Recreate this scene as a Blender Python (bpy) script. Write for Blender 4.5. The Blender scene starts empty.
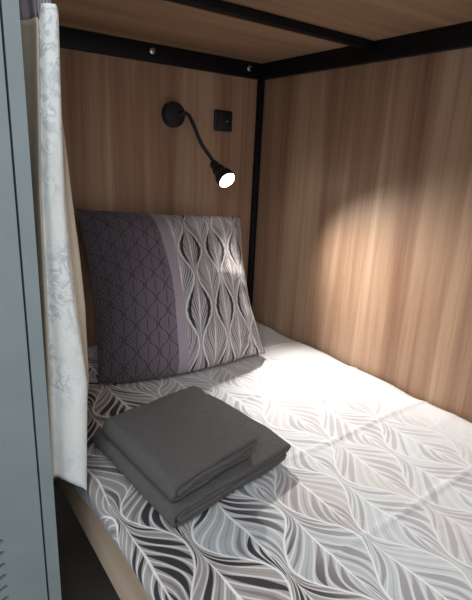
import bpy, bmesh, math, random
from mathutils import Vector, Matrix, noise
random.seed(7)
PI = math.pi
S = bpy.context.scene
C = S.collection

# ------------------------------------------------------------------ helpers
def link(name, me, mats, parent=None):
    o = bpy.data.objects.new(name, me)
    C.objects.link(o)
    for m in (mats if isinstance(mats, (list, tuple)) else [mats]):
        me.materials.append(m)
    if parent is not None:
        o.parent = parent
        o.matrix_parent_inverse = Matrix.Translation(parent.location).inverted()
    return o

def obj(name, bm, mats, parent=None, smooth=True, angle=35):
    bmesh.ops.recalc_face_normals(bm, faces=bm.faces[:])
    me = bpy.data.meshes.new(name)
    bm.to_mesh(me); bm.free()
    if smooth:
        for p in me.polygons: p.use_smooth = True
        me.set_sharp_from_angle(angle=math.radians(angle))
    return link(name, me, mats, parent)

def thing(name, loc, label, cat, group=None):
    o = bpy.data.objects.new(name, None); C.objects.link(o)
    o.location = loc; o.empty_display_size = .05
    o['label'] = label; o['category'] = cat
    if group: o['group'] = group
    return o

def tag(o, label, cat, group=None):
    o['label'] = label; o['category'] = cat
    if group: o['group'] = group
    return o

def box(bm, x0, x1, y0, y1, z0, z1, bev=0.0, seg=2):
    r = bmesh.ops.create_cube(bm, size=1)
    vs = r['verts']
    for v in vs:
        v.co = Vector(((x0+x1)/2 + v.co.x*(x1-x0), (y0+y1)/2 + v.co.y*(y1-y0), (z0+z1)/2 + v.co.z*(z1-z0)))
    if bev:
        es = list({e for v in vs for e in v.link_edges})
        bmesh.ops.bevel(bm, geom=es, offset=bev, segments=seg, profile=.5, affect='EDGES')
    return bm

def bx(*a, **k):
    return box(bmesh.new(), *a, **k)

def frame_mat(p, d):
    """matrix whose Z axis is d, at p"""
    d = Vector(d).normalized()
    q = d.to_track_quat('Z', 'Y')
    return Matrix.Translation(Vector(p)) @ q.to_matrix().to_4x4()

def lathe(prof, n=40, M=Matrix(), cap0=True, cap1=True):
    bm = bmesh.new(); rings = []
    for r, z in prof:
        if r < 1e-6:
            rings.append([bm.verts.new(M @ Vector((0, 0, z)))])
        else:
            rings.append([bm.verts.new(M @ Vector((r*math.cos(2*PI*i/n), r*math.sin(2*PI*i/n), z))) for i in range(n)])
    for a, b in zip(rings, rings[1:]):
        for i in range(n):
            j = (i+1) % n
            if len(a) == 1 and len(b) == 1: continue
            if len(a) == 1: bm.faces.new((a[0], b[i], b[j]))
            elif len(b) == 1: bm.faces.new((a[i], a[j], b[0]))
            else: bm.faces.new((a[i], a[j], b[j], b[i]))
    if cap0 and len(rings[0]) > 1: bm.faces.new(rings[0])
    if cap1 and len(rings[-1]) > 1: bm.faces.new(rings[-1])
    return bm

def catmull(pts, n):
    P = [Vector(p) for p in pts]
    P = [P[0]*2-P[1]] + P + [P[-1]*2-P[-2]]
    out = []
    for i in range(1, len(P)-2):
        for k in range(n):
            t = k/n; a, b, c, d = P[i-1:i+3]
            out.append(.5*((2*b)+(c-a)*t+(2*a-5*b+4*c-d)*t*t+(3*b-a-3*c+d)*t**3))
    out.append(P[-2].copy())
    return out

def tube(path, rad, n=14):
    bm = bmesh.new(); rings = []
    up = Vector((0, 0, 1)); 
    for i, p in enumerate(path):
        d = (path[min(i+1, len(path)-1)] - path[max(i-1, 0)]).normalized()
        s = d.cross(Vector((.3, .9, .1))).normalized(); t = s.cross(d)
        r = rad(i/(len(path)-1)) if callable(rad) else rad
        rings.append([bm.verts.new(p + r*(math.cos(2*PI*k/n)*s + math.sin(2*PI*k/n)*t)) for k in range(n)])
    for a, b in zip(rings, rings[1:]):
        for i in range(n):
            j = (i+1) % n; bm.faces.new((a[i], a[j], b[j], b[i]))
    bm.faces.new(rings[0]); bm.faces.new(rings[-1])
    return bm

def nz(x, y=0, z=0, s=1.0):
    return noise.noise(Vector((x*s, y*s, z*s)))

def sstep(a, b, x):
    t = max(0, min(1, (x-a)/(b-a))); return t*t*(3-2*t)

# ------------------------------------------------------------------ shader expressions
class G:
    def __init__(s, name):
        s.mat = bpy.data.materials.new(name); s.mat.use_nodes = True
        s.nt = s.mat.node_tree; s.nt.nodes.clear()
        s.out = s.nt.nodes.new('ShaderNodeOutputMaterial')
        s.bsdf = s.nt.nodes.new('ShaderNodeBsdfPrincipled')
        s.nt.links.new(s.bsdf.outputs[0], s.out.inputs[0])
    def n(s, t, **k):
        nd = s.nt.nodes.new(t)
        for a, b in k.items(): setattr(nd, a, b)
        return nd
    def put(s, sock, v):
        if isinstance(v, X): s.nt.links.new(v.s, sock)
        elif isinstance(v, (tuple, list)):
            sock.default_value = tuple(v) + ((1,) if len(v) == 3 and sock.type == 'RGBA' else ())
        else: sock.default_value = v
    def m(s, op, *a, clamp=False):
        nd = s.n('ShaderNodeMath', operation=op, use_clamp=clamp)
        for i, v in enumerate(a): s.put(nd.inputs[i], v)
        return X(s, nd.outputs[0])
    def mix(s, f, a, b, t='RGBA', blend='MIX'):
        nd = s.n('ShaderNodeMix', data_type=t, blend_type=blend)
        ii = {'RGBA': (6, 7, 2), 'FLOAT': (2, 3, 0)}[t]
        s.put(nd.inputs[0], f); s.put(nd.inputs[ii[0]], a); s.put(nd.inputs[ii[1]], b)
        return X(s, nd.outputs[ii[2]])
    def coord(s, k):
        return X(s, s.n('ShaderNodeTexCoord').outputs[k])
    def uv(s):
        return X(s, s.n('ShaderNodeUVMap').outputs[0])
    def sep(s, v):
        nd = s.n('ShaderNodeSeparateXYZ'); s.put(nd.inputs[0], v)
        return [X(s, o) for o in nd.outputs]
    def comb(s, x, y, z=0.0):
        nd = s.n('ShaderNodeCombineXYZ')
        for i, v in enumerate((x, y, z)): s.put(nd.inputs[i], v)
        return X(s, nd.outputs[0])
    def noise(s, v, scale, detail=2.0, rough=.5, dist=0.0):
        nd = s.n('ShaderNodeTexNoise'); s.put(nd.inputs['Vector'], v)
        s.put(nd.inputs['Scale'], scale); s.put(nd.inputs['Detail'], detail)
        s.put(nd.inputs['Roughness'], rough); s.put(nd.inputs['Distortion'], dist)
        return X(s, nd.outputs[0])
    def white(s, v):
        nd = s.n('ShaderNodeTexWhiteNoise', noise_dimensions='3D'); s.put(nd.inputs['Vector'], v)
        return X(s, nd.outputs['Value'])
    def ss(s, a, b, x):
        nd = s.n('ShaderNodeMapRange', interpolation_type='SMOOTHSTEP')
        s.put(nd.inputs[0], x); s.put(nd.inputs[1], a); s.put(nd.inputs[2], b)
        return X(s, nd.outputs[0])
    def ramp(s, f, stops):
        nd = s.n('ShaderNodeValToRGB'); s.put(nd.inputs[0], f); e = nd.color_ramp.elements
        while len(e) < len(stops): e.new(.5)
        for q, (p, c) in zip(e, stops): q.position = p; q.color = (*c, 1)
        return X(s, nd.outputs[0])
    def bump(s, h, strength=.3, dist=.01):
        nd = s.n('ShaderNodeBump'); s.put(nd.inputs['Height'], h)
        nd.inputs['Strength'].default_value = strength; nd.inputs['Distance'].default_value = dist
        s.nt.links.new(nd.outputs[0], s.bsdf.inputs['Normal'])
    def set(s, col=None, rough=.5, metal=0.0, spec=.5, sheen=0.0):
        b = s.bsdf.inputs
        if col is not None: s.put(b['Base Color'], col)
        s.put(b['Roughness'], rough); s.put(b['Metallic'], metal); s.put(b['Specular IOR Level'], spec)
        s.put(b['Sheen Weight'], sheen)
        return s.mat

class X:
    def __init__(s, g, sock): s.g = g; s.s = sock
    def __add__(s, o): return s.g.m('ADD', s, o)
    __radd__ = __add__
    def __sub__(s, o): return s.g.m('SUBTRACT', s, o)
    def __rsub__(s, o): return s.g.m('SUBTRACT', o, s)
    def __mul__(s, o): return s.g.m('MULTIPLY', s, o)
    __rmul__ = __mul__
    def __truediv__(s, o): return s.g.m('DIVIDE', s, o)
    def __pow__(s, o): return s.g.m('POWER', s, o)
    def fract(s): return s.g.m('FRACT', s)
    def floor(s): return s.g.m('FLOOR', s)
    def abs(s): return s.g.m('ABSOLUTE', s)
    def cos(s): return s.g.m('COSINE', s)
    def sin(s): return s.g.m('SINE', s)
    def lt(s, o): return s.g.m('LESS_THAN', s, o)
    def gt(s, o): return s.g.m('GREATER_THAN', s, o)

def leaf(g, u, v, a=.43, N=9.0, K=5.0, p=.8, full=None):
    """ogee leaf lattice, one column per unit of u, one leaf per unit of v"""
    k = u.floor(); f = u - k
    sgn = 1 - 2*(g.m('MODULO', g.m('ABSOLUTE', k), 2.0))
    cs = (2*PI*v).cos()
    if full: cs = g.m('SIGN', cs)*(cs.abs()**full)
    b = .5 + a*sgn*cs
    inn = f.lt(b)                                   # in column k, else k+1
    s = g.mix(inn, (1-f)/(1-b), f/b, 'FLOAT')
    col = k + (1-inn)
    odd = g.m('MODULO', g.m('ABSOLUTE', col), 2.0)
    vv = v + .5*(1-odd)
    t = vv.fract(); row = vv.floor()
    h = g.white(g.comb(col, row, .3))
    gg = t*N - K*(s**p)
    st = gg.floor(); fr = gg.fract()
    hs = g.white(g.comb(st + .5, col*3.1 + row*7.7, g.m('SIGN', inn-.5)))
    return dict(s=s, t=t, h=h, hs=hs, fr=fr, inn=inn, col=col)

# ------------------------------------------------------------------ materials
def wood(name, c_dark, c_mid, c_light, grain='Z', rough=.42, w=1.0):
    g = G(name)
    x, y, z = g.sep(g.coord('Object'))
    if grain == 'Z': across, along, third = x + y*1.0, z, x - y
    elif grain == 'X': across, along, third = y + z, x, y - z
    else: across, along, third = x + z, y, x - z
    v1 = g.comb(across*22*w, along*.55*w, 3.0)
    n1 = g.noise(v1, 1.0, 3, .55, .6)
    v2 = g.comb(across*110*w, along*2.2*w, 9.0)
    n2 = g.noise(v2, 1.0, 3, .6, .3)
    v3 = g.comb(across*420*w, along*9*w, 1.0)
    n3 = g.noise(v3, 1.0, 2, .6)
    n0 = g.noise(g.comb(across*7.5*w, along*.35*w, 6.0), 1.0, 2, .5, .8)
    f = n0*.46 + n1*.30 + n2*.16 + n3*.08
    col = g.ramp(f, [(.38, c_dark), (.50, c_mid), (.61, c_light)])
    g.bump(n3, .06, .002)
    return g.set(col, rough=rough, spec=.35)

M = {}
M['panel'] = wood('wall laminate', (.225, .122, .074), (.355, .215, .136), (.49, .335, .222))
M['ceil'] = wood('bunk board laminate', (.24, .135, .08), (.36, .225, .14), (.47, .315, .20), grain='X')
M['board'] = wood('bed side laminate', (.36, .26, .185), (.46, .35, .26), (.54, .43, .33), grain='Y')

def plain(name, col, rough=.5, metal=0.0, spec=.5, bump=0.0, bscale=300):
    g = G(name)
    c = g.coord('Object')
    n = g.noise(c, 14.0, 3)
    cc = g.mix(g.ss(.3, .7, n), tuple(v*.95 for v in col), tuple(min(1, v*1.03) for v in col))
    if bump: g.bump(g.noise(c, bscale, 2), bump, .001)
    return g.set(cc, rough, metal, spec)

M['black'] = plain('black powder coated steel', (.0045, .0045, .006), .5, 0, .25, .15, 900)
M['blackplastic'] = plain('black plastic', (.014, .015, .019), .45, 0, .4, .05, 900)
M['chrome'] = plain('bolt steel', (.62, .62, .62), .25, 1.0)
M['locker'] = plain('blue grey painted steel', (.19, .222, .228), .48, 0, .4, .05, 500)
M['lockerdark'] = plain('locker inside', (.012, .016, .018), .8)
M['floor'] = plain('dark floor', (.11, .10, .09), .6)
M['mattress'] = plain('mattress ticking', (.45, .44, .44), .9, 0, .2, .3, 400)
M['slat'] = wood('plywood base', (.28, .2, .12), (.36, .26, .16), (.42, .32, .2), grain='X')
M['lilac'] = plain('lilac grey tape', (.34, .30, .335), .85, 0, .2, .4, 260)
M['dot'] = plain('white indicator', (.8, .8, .8), .3)

# lamp face
g = G('lamp diffuser glowing')
g.set((1, 1, 1), .4)
g.put(g.bsdf.inputs['Emission Color'], (1.0, .93, .82)); g.put(g.bsdf.inputs['Emission Strength'], 14.0)
M['glow'] = g.mat

# curtain white jacquard
g = G('white jacquard curtain')
x, y, z = g.sep(g.coord('Object'))
c = g.comb(x, y*.6, z*.7)
n = g.noise(c, 50.0, 4, .62, 1.5)
blot = g.ss(.47, .58, n)
big = g.ss(.34, .56, g.noise(c, 11.0, 2))
col = g.mix(blot*big, (.70, .71, .685), (.46, .50, .515))
col = g.mix(g.ss(.60, .66, n)*big, col, (.80, .82, .82))
g.bump(g.noise(c, 90.0, 3)*.6 + blot*.4, .25, .004)
g.set(col, g.mix(blot*big, .75, .42, 'FLOAT'), 0, .35)
M['curtain'] = g.mat
M['lining'] = plain('beige curtain lining', (.50, .43, .335), .85, 0, .2, .3, 300)

# duvet cover print (u = metres from the open edge of the bed across, v = metres along)
def print_material(name, pale_only=False):
    g = G(name)
    u, v, _ = g.sep(g.uv())
    return g, u, v

g, u, v = print_material('printed duvet cover')
wn = g.noise(g.comb(u, v, 0.0), 3.2, 2)
wn2 = g.noise(g.comb(u, v, 5.0), 3.0, 2)
U = (u + (wn-.5)*.06)/.082; V = (v + (wn2-.5)*.08)/.245 + .3
L = leaf(g, U, V, a=.42, N=9.0, K=3.0, p=.9)
zone = 1 - g.ss(.06, .60, u)                         # 1 at the dark-printed open side, 0 toward the wall
plainwall = g.ss(.64, .80, u + (wn2-.5)*.25)         # nearly unprinted strip by the wall
lens = ((L['s']*PI).sin())
half = (L['fr']-.5).abs()
stroke = 1 - g.ss(.0, .07, half - (.30*lens)*(g.ss(.22, .5, L['hs'])*1.15 - .05))
edge = g.ss(.93, .98, L['s']); rib = 1 - g.ss(.015, .045, L['s'])
white = g.m('MAXIMUM', edge, rib)
teal = g.ss(.70, .74, L['h'])
bg = g.mix(zone, (.62, .605, .595), (.295, .268, .255))
bg = g.mix(teal*.5, bg, g.mix(zone, (.60, .665, .69), (.40, .47, .50)))
blackish = g.ss(.40, .44, L['hs'])*g.ss(.70, .92, zone)
sc = g.mix(zone, (.47, .455, .475), (.185, .162, .162))
sc = g.mix(blackish, sc, (.028, .026, .03))
col = g.mix(stroke*(1-plainwall*.8)*g.ss(-.05, .05, L['h']), bg, sc)
line = g.ss(.36, .46, half)*(1-stroke)
col = g.mix(line*g.mix(zone, .45, .75, 'FLOAT'), col, g.mix(zone, (.74, .735, .735), (.66, .63, .635)))
col = g.mix(white*.9, col, (.74, .73, .735))
pl = g.mix(g.ss(.36, .4, half)*.25, (.72, .715, .715), (.6, .62, .63))
col = g.mix(plainwall*.85, col, pl)
hemzone = 1 - g.ss(-.038, -.024, u)
hem = g.mix(g.ss(.40, .47, half), (.215, .185, .225), (.07, .06, .075))
col = g.mix(hemzone, col, hem)
weave = g.noise(g.comb(u, v, 1.0), 700.0, 1)
wr = g.noise(g.comb(u*.7, v, 2.0), 16.0, 3, .5, .8)
g.bump(weave*.06 + wr, .22, .02)
M['duvet'] = g.set(col, .85, 0, .2, .15)

# pillow print
g, u, v = print_material('printed pillow case')
wn = g.noise(g.comb(u, v, 3.0), 5.0, 2)
b = u + (wn-.5)*.01 + .014 + v*.044
# pale side, large ogee leaves
L = leaf(g, (u + (wn-.5)*.02)/.048, v/.175 + .12, a=.40, N=9.0, K=5.5, p=.75)
par = g.m('MODULO', g.m('ABSOLUTE', L['col']), 2.0)
half = (L['fr']-.5).abs()
lens = (L['s']*PI).sin()
stroke = 1 - g.ss(.0, .10, half - (.12 + .26*lens)*(.5 + .6*L['hs']))
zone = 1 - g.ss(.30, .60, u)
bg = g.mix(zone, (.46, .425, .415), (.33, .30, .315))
bg = g.mix(g.ss(.6, .7, L['h'])*.55, bg, (.47, .50, .53))
sc = g.mix(g.ss(.45, .6, L['hs']), (.27, .24, .245), (.14, .12, .125))
col = g.mix(stroke*.85, bg, sc)
col = g.mix(g.ss(.36, .46, half)*.6, col, (.66, .63, .625))
es = L['s']
dk = g.ss(.56, .64, es)*(1-g.ss(.80, .86, es))*g.ss(.14, .28, L['t'])*(1-g.ss(.74, .88, L['t']))*(1-par*.85)
col = g.mix(dk, col, (.02, .018, .02))
col = g.mix(g.m('MAXIMUM', g.ss(.90, .95, es), 1-g.ss(.02, .07, es))*.9, col, (.68, .65, .645))
# dark side, small scale leaves
D = leaf(g, u/.031, v/.064, a=.47, N=6.0, K=3.0, p=.8, full=.72)
dh = (D['fr']-.5).abs()
dcol = g.mix(g.ss(.0, .26, u), (.055, .044, .052), (.150, .122, .146))  # dark print deepens leftward, part of it curtain shade put into the colour
dcol = g.mix(g.ss(.36, .48, dh)*.55, dcol, (.215, .185, .215))
dcol = g.mix(g.m('MAXIMUM', g.ss(.86, .93, D['s']), (1-g.ss(.03, .10, D['s']))*.7), dcol, (.035, .028, .034))
band = g.ss(.232, .234, b)
col = g.mix(band*(1-g.ss(.262, .264, b)), col, (.30, .255, .29))
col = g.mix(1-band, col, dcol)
wr = g.noise(g.comb(u, v, 2.0), 18.0, 3, .5, 1.0)
g.bump(g.noise(g.comb(u, v, 1.0), 700.0, 1)*.05 + wr, .25, .02)
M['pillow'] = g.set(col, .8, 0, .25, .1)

# towel terry
g = G('grey terry towelling')
c = g.coord('Object')
n = g.noise(c, 420.0, 3, .7)
n2 = g.noise(c, 75.0, 3, .6)
col = g.mix(n, (.046, .039, .035), (.110, .095, .086))
col = g.mix(g.ss(.4, .62, n2)*.5, col, (.052, .045, .040))
g.bump(n + n2*.4, 1.0, .007)
M['towel'] = g.set(col, .95, 0, .1, .25)

# ------------------------------------------------------------------ setting
H = 0.909          # underside of the upper bunk board above the mattress top
FL = -0.47         # floor
def struct(name, bm, mat):
    o = obj(name, bm, mat, smooth=False); o['kind'] = 'structure'; return o
struct('floor', bx(-3.0, .06, -3.4, .06, FL-.03, FL), M['floor'])
struct('wall_back', bx(-3.0, .04, .02, .06, FL, 1.95), M['panel'])
struct('wall_right', bx(.02, .06, -3.4, .02, FL, 1.95), M['panel'])

# ------------------------------------------------------------------ bunk bed
bed = thing('bunk_bed', (-.43, -.98, FL), 'black steel framed bunk bed with wood board overhead and wooden side board', 'bunk bed')
W0 = -.885
def part(name, bm, mat, parent=bed, **k): return obj(name, bm, mat, parent, **k)
part('upper_bunk_board', bx(W0, .018, -1.95, .018, H, H+.02, bev=.001), M['ceil'], smooth=False)
for (x0, y0) in ((-.020, -.020), (W0, -.020), (-.020, -1.95), (W0, -1.95)):
    x1, y1 = x0+.038, y0+.038
    if (x0, y0) == (-.020, -.020): x0, y0, x1, y1 = 0, 0, .0195, .0195
    part('post', bx(x0, x1, y0, y1, FL, H-.05, bev=.002), M['black'])
hr = part('head_rail', bx(W0, .0195, 0, .0195, H-.05, H-.0005, bev=.0015), M['black'])
part('side_rail', bx(0, .0195, -1.95, -.0005, H-.05, H-.0005, bev=.0015), M['black'])
part('side_rail', bx(W0, W0+.038, -1.95, -.0005, H-.05, H-.0005, bev=.0015), M['black'])
part('foot_rail', bx(W0+.038, 0, -1.95, -1.93, H-.05, H-.0005, bev=.0015), M['black'])
part('cross_rail', bx(W0+.038, -.0005, -.482, -.457, H-.0195, H-.0005, bev=.0015), M['black'])
part('cross_rail', bx(W0+.038, -.0005, -1.45, -1.425, H-.0195, H-.0005, bev=.0015), M['black'])
for bxp, bz in ((-.409, .887), (-.052, .886)):
    Mx = frame_mat((bxp, -.0002, bz), (0, -1, 0))
    part('bolt', lathe([(.0105, 0), (.0105, .002), (.009, .0045), (.005, .0062), (0, .0066)], 20, Mx), M['chrome'], hr)
part('side_board', bx(-.863, -.843, -1.93, -.022, -.142, -.017, bev=.002), M['board'], smooth=False)
part('lower_rail', bx(-.845, -.82, -1.93, -.022, -.19, -.165, bev=.002), M['black'])
part('base_panel', bx(-.846, -.002, -1.93, -.022, -.164, -.15), M['slat'], smooth=False)

# ------------------------------------------------------------------ mattress
bm = bx(-.839, -.002, -1.90, -.002, -.1495, -.028)
ve = [e for e in bm.edges if abs(e.verts[0].co.z - e.verts[1].co.z) > .05]
bmesh.ops.bevel(bm, geom=ve, offset=.06, segments=6, profile=.5, affect='EDGES')
he = [e for e in bm.edges if e.is_manifold and e.calc_face_angle(0) > .8]
bmesh.ops.bevel(bm, geom=he, offset=.012, segments=3, profile=.5, affect='EDGES')
tag(obj('mattress', bm, M['mattress']), 'single mattress under the printed cover, inside the wooden side board', 'mattress')

# ------------------------------------------------------------------ duvet cover spread over the mattress
def drop_at(y):      # how far the hem hangs down over the side board
    d = .060 - .056*sstep(-.42, -.86, y)
    return max(.003, d + .004*nz(y, 3, 0, 9) + .003*math.sin(y*23))

creases = [(-.30, .003), (-.553, .0034), (-.80, .003), (-1.033, .0036), (-1.28, .003), (-1.53, .003)]
def duvet_z(x, y):
    z = .0015*nz(x, y, 0, 7) + .0030*nz(x*.6, y, 4, 3.2)
    wall = sstep(-.16, .0, x)
    z += wall*(.006*nz(0, y, 8, 6) + .004*nz(x, y, 2, 14))
    for cy, h in creases:
        yy = cy + .018*(x+.35) + .006*nz(x, cy, 1, 4)
        d = (y-yy)
        amp = h*(.35 + .65*sstep(-.75, -.40, x))
        z += amp*math.exp(-(d/.0055)**2) + .35*amp*math.exp(-(abs(d)/.04))
    d = (x + .40 + .01*nz(y, 2, 0, 3)); z += .0015*math.exp(-(d/.006)**2)*sstep(-.6, -1.1, y)
    return z

bm = bmesh.new(); uvl = bm.loops.layers.uv.new('UVMap')
NY, NX = 330, 150
Y0, Y1 = .006, -1.925
R = .014; XE = -.8675
grid = []; UVs = []
for j in range(NY+1):
    y = Y0 + (Y1-Y0)*j/NY
    row = []; ur = []
    dr = drop_at(y)
    flat = (.010 - (XE+R)); arc = R*PI/2; tot = flat + arc + dr
    for i in range(NX+1):
        # from wall (i=0) to hem
        if i <= 118:
            s = flat*i/118
        else:
            s = flat + (arc+dr)*(i-118)/(NX-118)
        if s <= flat:
            x = .010 - s; z = duvet_z(x, y)
            # roll down slightly at the wall and at the head, rounded corner at the post
            e = sstep(.03, 0, .012 - x); z -= .009*e
            z -= .009*sstep(.03, 0, .010 - y)
        elif s <= flat + arc:
            a = (s-flat)/R; z0 = duvet_z(XE+R, y)
            x = XE + R - R*math.sin(a); z = z0 - R*(1-math.cos(a))
        else:
            d = s - flat - arc; z0 = duvet_z(XE+R, y)
            k = d/.1
            x = XE - .0035*k*(1+math.sin(y*31+2)) - .002*k*nz(y, 1, 0, 20); z = z0 - R - d
        yy = y
        # rounded corner by the post
        if j < 12 and x > -.055 and y > -.05:
            cx, cy = -.045, -.045
            dx, dy = max(0, x-cx), max(0, y-cy); l = math.hypot(dx, dy)
            if l > .052 and dx > 0 and dy > 0:
                x = cx + dx*.052/l; yy = cy + dy*.052/l
        row.append(bm.verts.new((x, yy, z)))
        ur.append((.85 - (s - (.010-.0)) - .0, -y))
    grid.append(row); UVs.append(ur)
for j in range(NY):
    for i in range(NX):
        f = bm.faces.new((grid[j][i], grid[j+1][i], grid[j+1][i+1], grid[j][i+1]))
        for lp, (jj, ii) in zip(f.loops, ((j, i), (j+1, i), (j+1, i+1), (j, i+1))):
            lp[uvl].uv = UVs[jj][ii]
duvet = obj('duvet_cover', bm, M['duvet'], angle=180)
sd = duvet.modifiers.new('thickness', 'SOLIDIFY'); sd.thickness = .004; sd.offset = -1
tag(duvet, 'leaf printed white and grey cover spread over the mattress, creased across', 'bedding')

# ------------------------------------------------------------------ pillow
TL, TR = Vector((-.675, -.070, .440)), Vector((-.113, -.072, .404))
BL, BR = Vector((-.718, -.315, .022)), Vector((-.200, -.362, .018))
def pil(a, b):       # a across 0..1, b up 0..1
    # seams pull in between the corners
    ia = a + (.030 if a < .5 else .062)*math.sin(PI*b**.9)*(.5-a)*2
    ib = b + (.020*math.sin(PI*a)*(.5-b)*2 if b > .5 else -.050*math.sin(PI*min(1, a*1.15)**.9)*(.5-b)*2)
    p = BL*(1-ia)*(1-ib) + BR*ia*(1-ib) + TL*(1-ia)*ib + TR*ia*ib
    return p
nrm = ((BR-BL).cross(TL-BL)).normalized()
if nrm.y > 0: nrm = -nrm
NA = 72
bm = bmesh.new(); uvl = bm.loops.layers.uv.new('UVMap')
sides = []
for sgn in (1, -1):
    gr = []
    for j in range(NA+1):
        r = []
        for i in range(NA+1):
            a, b = i/NA, j/NA
            a2, b2 = 2*a-1, 2*b-1
            th = ((1-abs(a2)**2.8)**.56)*((1-abs(b2)**2.8)**.56)
            t = .096*th if sgn > 0 else .058*th
            w = 0
            if sgn > 0:
                w = .009*nz(a*3, b*3, 1, 1.6) + .006*nz(a*5, b*2.2, 7, 2.0)
                w += .011*max(0, 1-abs(b-.50-.02*a)/.22)
                # gathers fanning from the corners
                for ca, cb in ((0, 0), (1, 0), (0, 1), (1, 1)):
                    dx, dy = a-ca, b-cb; rr = math.hypot(dx, dy); an = math.atan2(abs(dy), abs(dx))
                    w += .008*math.sin(an*15 + ca*2+cb)*math.exp(-(rr/.20)**2)*min(1, rr*10)
                w *= min(1, th*2.0)
            p = pil(a, b) + nrm*(sgn*t + w)
            e = .004*nz(a*7, b*7, 3)
            p.z = max(p.z, .0105 + .001*abs(a2)) if sgn < 0 else max(p.z, .0105)
            r.append((p + nrm*e*0, a, b))
        gr.append(r)
    sides.append(gr)
vf = {}
def gv(sgn, i, j):
    bd = i in (0, NA) or j in (0, NA)
    key = (0 if bd else sgn, i, j)
    if key not in vf: vf[key] = bm.verts.new(sides[sgn][j][i][0])
    return vf[key]
for sgn in (0, 1):
    for j in range(NA):
        for i in range(NA):
            q = ((i, j), (i+1, j), (i+1, j+1), (i, j+1))
            f = bm.faces.new([gv(sgn, *k) for k in q])
            for lp, k in zip(f.loops, q): lp[uvl].uv = (k[0]/NA*.54, k[1]/NA*.48)
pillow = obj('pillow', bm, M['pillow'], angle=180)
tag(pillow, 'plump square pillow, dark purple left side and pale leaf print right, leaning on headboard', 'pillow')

# ------------------------------------------------------------------ towels
def towel(name, corners, z0, layers, sp, label, seed, cuff=.0):
    """a towel folded twice: profile of stacked layers run left (fold) to right (open side), extruded along the other way"""
    (lb, rb, rf, lf) = [Vector(c).to_3d() for c in corners]      # left-back, right-back, right-front, left-front
    n = layers
    path = []
    def seg(z, a, b, k=26):
        for i in range(k+1): path.append((a+(b-a)*i/k, z))
    def uturn(xc, za, zb, d, k=9):
        r = abs(zb-za)/2; zc = (za+zb)/2
        for i in range(1, k):
            t = PI*i/k
            sg = 1 if zb > za else -1
            path.append((xc + d*r*math.sin(t)*1.05, zc - sg*r*math.cos(t)))
    zz = [i*sp for i in range(4)]
    Wd = (rb-lb).length
    seg(zz[0], 1.0, .06); uturn(.06, zz[0]/Wd, zz[3]/Wd, -1)
    # rescale U-turn z back to metres
    P = []
    path2 = path; path = []
    def add(fn): pass
    P = []
    def seg2(z, a, b, k=26):
        for i in range(k+1): P.append((a+(b-a)*i/k, z))
    def u2(xc, za, zb, d, k=10):
        r = abs(zb-za)/2; zc = (za+zb)/2; sg = 1 if zb > za else -1
        for i in range(1, k):
            t = PI*i/k; P.append((xc + d*r*math.sin(t)/Wd, zc - sg*r*math.cos(t)))
    R3 = (zz[3]-zz[0])/2/Wd; R1 = sp/2/Wd
    seg2(zz[0], .985, R3); u2(R3, zz[0], zz[3], -1)
    seg2(zz[3], R3, 1-R1); u2(1-R1, zz[3], zz[2], 1)
    seg2(zz[2], 1-R1, R3*1.15); u2(R3*1.15, zz[2], zz[1], -1, 6)
    seg2(zz[1], R3*1.15, .97)
    bm = bmesh.new(); NQ = 34; gr = []
    for q in range(NQ+1):
        b = q/NQ
        row = []
        for k, (a, z) in enumerate(P):
            left = lb.lerp(lf, b); right = rb.lerp(rf, b)
            p = left.lerp(right, a)
            lay = round(z/sp)
            e = .0025*nz(k*.05, seed, 0, 3)*(1 if 0 < q < NQ else 1.4)
            sag = .0030*nz(p.x, p.y, seed, 13)*(z/zz[3]) 
            # top edges droop a little at front and back
            dro = .004*((2*b-1)**6)*(z/zz[3])
            shift = .006*nz(lay*3.1, seed, b*1.3, 1.0)
            dirv = (lf-lb).normalized()
            p = p + dirv*(shift*(b-.5)*2 + .004*nz(a*5, lay*2, seed, 1)) + (rb-lb).normalized()*(.004*nz(b*5, lay, seed, 1)*a)
            row.append(bm.verts.new((p.x, p.y, z0 + z + sag - dro + sp*.45)))
        gr.append(row)
    for q in range(NQ):
        for k in range(len(P)-1):
            bm.faces.new((gr[q][k], gr[q][k+1], gr[q+1][k+1], gr[q+1][k]))
    o = obj(name, bm, M['towel'], angle=180)
    s = o.modifiers.new('pile', 'SOLIDIFY'); s.thickness = sp*.86; s.offset = 0
    sb = o.modifiers.new('soft', 'SUBSURF'); sb.levels = 1; sb.render_levels = 1
    tag(o, label, 'towel', 'folded grey towels on the bed')
    return o
towel('folded_towel', [(-.818, -.565), (-.525, -.545), (-.497, -.815), (-.793, -.868)], .009, 4, .0105,
      'larger folded dark grey towel lying under the other towel on the bed', 1.7)
towel('folded_towel', [(-.812, -.610), (-.578, -.566), (-.592, -.818), (-.790, -.862)], .0535, 4, .0105,
      'smaller folded dark grey towel lying on top of the larger towel', 5.2)

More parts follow.
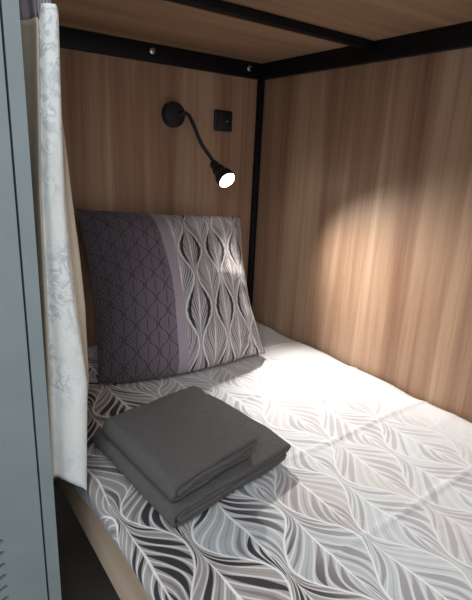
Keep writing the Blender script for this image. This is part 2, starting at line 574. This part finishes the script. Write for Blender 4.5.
# ------------------------------------------------------------------ wall lamp
lamp = thing('wall_lamp', (-.330, .02, .718), 'black gooseneck reading lamp, lit, mounted on the wooden head wall', 'lamp')
ny = Vector((0, -1, 0))
part('base', lathe([(.0385, .0003), (.0385, .012), (.0375, .0165), (.034, .0195), (.012, .0215), (0, .0218)], 48, frame_mat((-.330, .0198, .718), ny)), M['blackplastic'], lamp)
face = Vector((-.222, -.145, .5265)); aim = Vector((.07, -.84, -.55)).normalized()
neck_end = face - aim*.088
pth = catmull([(-.316, .004, .719), (-.308, -.010, .724), (-.299, -.022, .721), (-.292, -.032, .707), (-.279, -.043, .672), (-.262, -.054, .631), tuple(neck_end - aim*.012 + Vector((0, 0, .008))), tuple(neck_end + aim*.004)], 14)
part('gooseneck', tube(pth, lambda t: .0058 + .0006*math.sin(t*220), 14), M['blackplastic'], lamp)
part('lamp_head', lathe([(.0, -.002), (.0125, -.002), (.0145, .002), (.0145, .022), (.0155, .026), (.0200, .030), (.0205, .042), (.0215, .050),
                         (.0285, .062), (.0300, .070), (.0300, .088), (.0270, .088), (.0270, .0845), (.0, .0845)], 48, frame_mat(neck_end, aim)), M['blackplastic'], lamp)
part('bulb_face', lathe([(.0265, .0850), (.0262, .0874), (.0200, .0892), (.0, .0900)], 40, frame_mat(neck_end, aim), cap0=True), M['glow'], lamp)

# ------------------------------------------------------------------ switch
sw = thing('wall_switch', (-.139, .02, .714), 'square black wall switch with tiny white indicator dot, right of the lamp', 'switch')
part('plate', bx(-.175, -.103, .0105, .0198, .681, .747, bev=.006, seg=4), M['blackplastic'], sw)
part('rocker', bx(-.165, -.113, .0065, .0110, .691, .737, bev=.002, seg=2), M['blackplastic'], sw)
part('indicator', lathe([(.0022, 0), (.0020, .0008), (0, .001)], 14, frame_mat((-.129, .0066, .713), ny)), M['dot'], sw)

# ------------------------------------------------------------------ curtain (gathered at the head end on the open side)
def interp(keys, z):
    if z <= keys[0][0]: return keys[0][1]
    for (za, a), (zb, b) in zip(keys, keys[1:]):
        if z <= zb:
            t = (z-za)/(zb-za); return a + (b-a)*t
    return keys[-1][1]
kB1 = [(.0, -.9312), (.05, -.9310), (.20, -.9262), (.32, -.9235), (.52, -.9200), (.766, -.9085)]
kB2 = [(.0, -.8735), (.10, -.8690), (.21, -.8640), (.349, -.8778), (.43, -.8830), (.522, -.8858), (.664, -.8828), (.782, -.8797)]
kB3 = [(.0, -.8740), (.10, -.8640), (.197, -.8530), (.337, -.8535), (.424, -.8585), (.52, -.8665), (.595, -.8720), (.66, -.8780), (.785, -.8800)]
def section(z):
    b1, b2, b3 = interp(kB1, z), interp(kB2, z), interp(kB3, z)
    w = b2-b1
    ctl = [(-.918, -.36), (-.890, -.395), (-.920, -.44), (-.888, -.485), (-.920, -.53), (-.900, -.570), (-.928, -.615), (b1-.003, -.655),
           (b1, -.685), (b1+w*.10, -.678), (b1+w*.20, -.677), (b1+w*.38, -.688), (b1+w*.62, -.690), (b1+w*.86, -.689), (b2, -.685),
           (b2*.8+b3*.2, -.678), (b2*.45+b3*.55, -.669), (b3, -.660), (b3-.007, -.650)]
    return ctl
bm = bmesh.new(); rows = []
NZ = 90; ztop = .776
SUB = 6
for k in range(NZ+1):
    t = k/NZ
    r = []
    z_nom = ztop*t
    pts = catmull([(x, y, 0) for x, y in section(z_nom)], SUB)
    for i, p in enumerate(pts):
        fi = i/SUB                      # index along the control points
        bot = interp([(0, .02), (8, .052), (11, .040), (14, .002), (16, .012), (18, .016)], fi)
        top = ztop + .010*interp([(0, 0), (8, -1.2), (9.5, -1.6), (10.5, .6), (13, .7), (14, 0), (18, 0)], fi)
        z = bot + (top-bot)*t
        rip = .0016*nz(p.x*30, z*7, i*.05, 1.0)
        r.append(bm.verts.new((p.x + rip*.35, p.y + rip, z)))
    rows.append(r)
npts = len(rows[0])
for k in range(NZ):
    for i in range(npts-1):
        f = bm.faces.new((rows[k][i], rows[k][i+1], rows[k+1][i+1], rows[k+1][i]))
        fi = (i+.5)/SUB
        f.material_index = 0 if 8.4 < fi < 15.0 else 1
ct = thing('curtain', (-.905, -.55, ztop), 'narrow gathered white jacquard curtain with beige lining beside the grey locker', 'curtain')
cloth = obj('cloth', bm, [M['curtain'], M['lining']], ct, angle=180)
s = cloth.modifiers.new('thickness', 'SOLIDIFY'); s.thickness = .0016; s.offset = 0
# ruffled heading tape up to the rail
bm = bmesh.new(); rows = []
pts = catmull([(x, y, 0) for x, y in section(.785)], SUB)
for k in range(9):
    t = k/8; r = []
    for i, p in enumerate(pts):
        z = ztop - .012 + (H-.052 - ztop + .012)*t
        q = .004*math.sin(i*1.1 + t*2)*(1-.3*t)
        r.append(bm.verts.new((p.x*.6 + (-.896)*.4 + q*.3, p.y + .010 + q, z)))
    rows.append(r)
for k in range(8):
    for i in range(len(pts)-1):
        bm.faces.new((rows[k][i], rows[k][i+1], rows[k+1][i+1], rows[k+1][i]))
hd = obj('heading_tape', bm, M['lilac'], ct, angle=180)
hd['label'] = 'lilac grey ruffled heading tape'
s = hd.modifiers.new('thickness', 'SOLIDIFY'); s.thickness = .0016; s.offset = 0

# ------------------------------------------------------------------ locker
LX1, LX0, LY, LB, LT = -.9425, -1.37, -.74, FL, 1.36
lk = thing('locker', ((LX0+LX1)/2, -.46, FL), 'tall blue grey steel locker with slotted vents at left edge', 'locker')
bm = bmesh.new()
fr = .0195
# carcass: sides, back, top, bottom and the front frame
box(bm, LX0, LX0+fr, LY, -.22, LB+.04, LT); box(bm, LX1-fr, LX1, LY, -.22, LB+.04, LT)
box(bm, LX0+fr, LX1-fr, -.24, -.22, LB+.04, LT)
box(bm, LX0+fr, LX1-fr, LY, -.24, LT-.03, LT); box(bm, LX0+fr, LX1-fr, LY, -.24, LB+.04, LB+.07)
obj('body', bm, M['locker'], lk, smooth=False)
for fx in (LX0+.004, LX1-.034):
    for fy in (LY+.01, -.26):
        obj('foot', bx(fx, fx+.03, fy, fy+.03, LB+.0005, LB+.04), M['locker'], lk, smooth=False)
obj('inside_panel', bx(LX0+fr+.001, LX1-fr-.001, LY+.025, LY+.027, LB+.071, LT-.031), M['lockerdark'], lk, smooth=False)
DX0, DX1, DZ0, DZ1 = LX0+fr+.0025, LX1-fr-.0028, LB+.0735, LT-.0335
# door sheet with real slanted vent slots cut through
slots = []
for row in range(9):
    for colm in range(2):
        slots.append((-1.0235 - .0115 - colm*.045, .004 - row*.0222))
door = obj('door', bx(DX0, DX1, LY-.001, LY+.014, DZ0, DZ1, bev=.001), M['locker'], lk, smooth=False)
cb = bmesh.new()
for sx, sz in slots:
    n = 16; vs0 = []; vs1 = []
    for k in range(n):
        a = 2*PI*k/n
        cx = (.009 if math.cos(a) > 0 else -.009) + .0042*math.cos(a); cz = .0042*math.sin(a)
        ang = math.radians(24); px = cx*math.cos(ang) - cz*math.sin(ang); pz = cx*math.sin(ang) + cz*math.cos(ang)
        vs0.append(cb.verts.new((sx+px, LY-.02, sz+pz))); vs1.append(cb.verts.new((sx+px, LY+.02, sz+pz)))
    cb.faces.new(vs0); cb.faces.new(vs1)
    for k in range(n):
        cb.faces.new((vs0[k], vs0[(k+1) % n], vs1[(k+1) % n], vs1[k]))
cut = obj('vent_cutter', cb, M['lockerdark'], smooth=False)
bo = door.modifiers.new('vents', 'BOOLEAN'); bo.object = cut; bo.operation = 'DIFFERENCE'; bo.solver = 'EXACT'
bpy.context.view_layer.update()
dg = bpy.context.evaluated_depsgraph_get()
me2 = bpy.data.meshes.new_from_object(door.evaluated_get(dg))
door.modifiers.clear(); door.data = me2
bpy.data.objects.remove(cut, do_unlink=True)

# ------------------------------------------------------------------ lights
sp = bpy.data.lights.new('reading lamp beam', 'SPOT'); so = bpy.data.objects.new('reading_lamp_beam', sp); C.objects.link(so)
so.parent = lamp
so.matrix_parent_inverse = Matrix.Translation(lamp.location).inverted()
so.location = face + aim*.010; so.rotation_euler = aim.to_track_quat('-Z', 'Y').to_euler()
sp.energy = 46; sp.spot_size = math.radians(90); sp.spot_blend = 1.0; sp.shadow_soft_size = .024; sp.color = (1.0, .96, .91)

al = bpy.data.lights.new('aisle ceiling light', 'AREA'); ao = bpy.data.objects.new('aisle_ceiling_light', al); C.objects.link(ao)
ao.location = (-1.75, -2.3, 1.75); al.size = 1.4; al.energy = 38; al.color = (.90, .96, 1.0)
ao.rotation_euler = (Vector((-.7, -.5, .1)) - ao.location).to_track_quat('-Z', 'Y').to_euler()

w = bpy.data.worlds.new('World'); S.world = w; w.use_nodes = True
bgN = w.node_tree.nodes['Background']; bgN.inputs[0].default_value = (.88, .94, 1.0, 1); bgN.inputs[1].default_value = .90

# ------------------------------------------------------------------ camera
cam = bpy.data.cameras.new('camera'); co = bpy.data.objects.new('camera', cam); C.objects.link(co)
yaw, pitch, roll = .62645086, .28398387, .0465448
f = Vector((math.sin(yaw)*math.cos(pitch), math.cos(yaw)*math.cos(pitch), -math.sin(pitch)))
r0 = Vector((math.cos(yaw), -math.sin(yaw), 0)); u0 = r0.cross(f)
r = math.cos(roll)*r0 + math.sin(roll)*u0; u_ = -math.sin(roll)*r0 + math.cos(roll)*u0
co.matrix_world = Matrix(((r.x, u_.x, -f.x, -1.10368868), (r.y, u_.y, -f.y, -1.43995205), (r.z, u_.z, -f.z, .594382743), (0, 0, 0, 1)))
cam.sensor_fit = 'VERTICAL'; cam.sensor_height = 36.0; cam.lens = 484.392*36.0/600
cam.clip_start = .02; cam.clip_end = 50
S.camera = co
vs = S.view_settings
vs.view_transform = 'Standard'; vs.look = 'None'; vs.gamma = 1.0; vs.exposure = 0.12; vs.use_curve_mapping = False
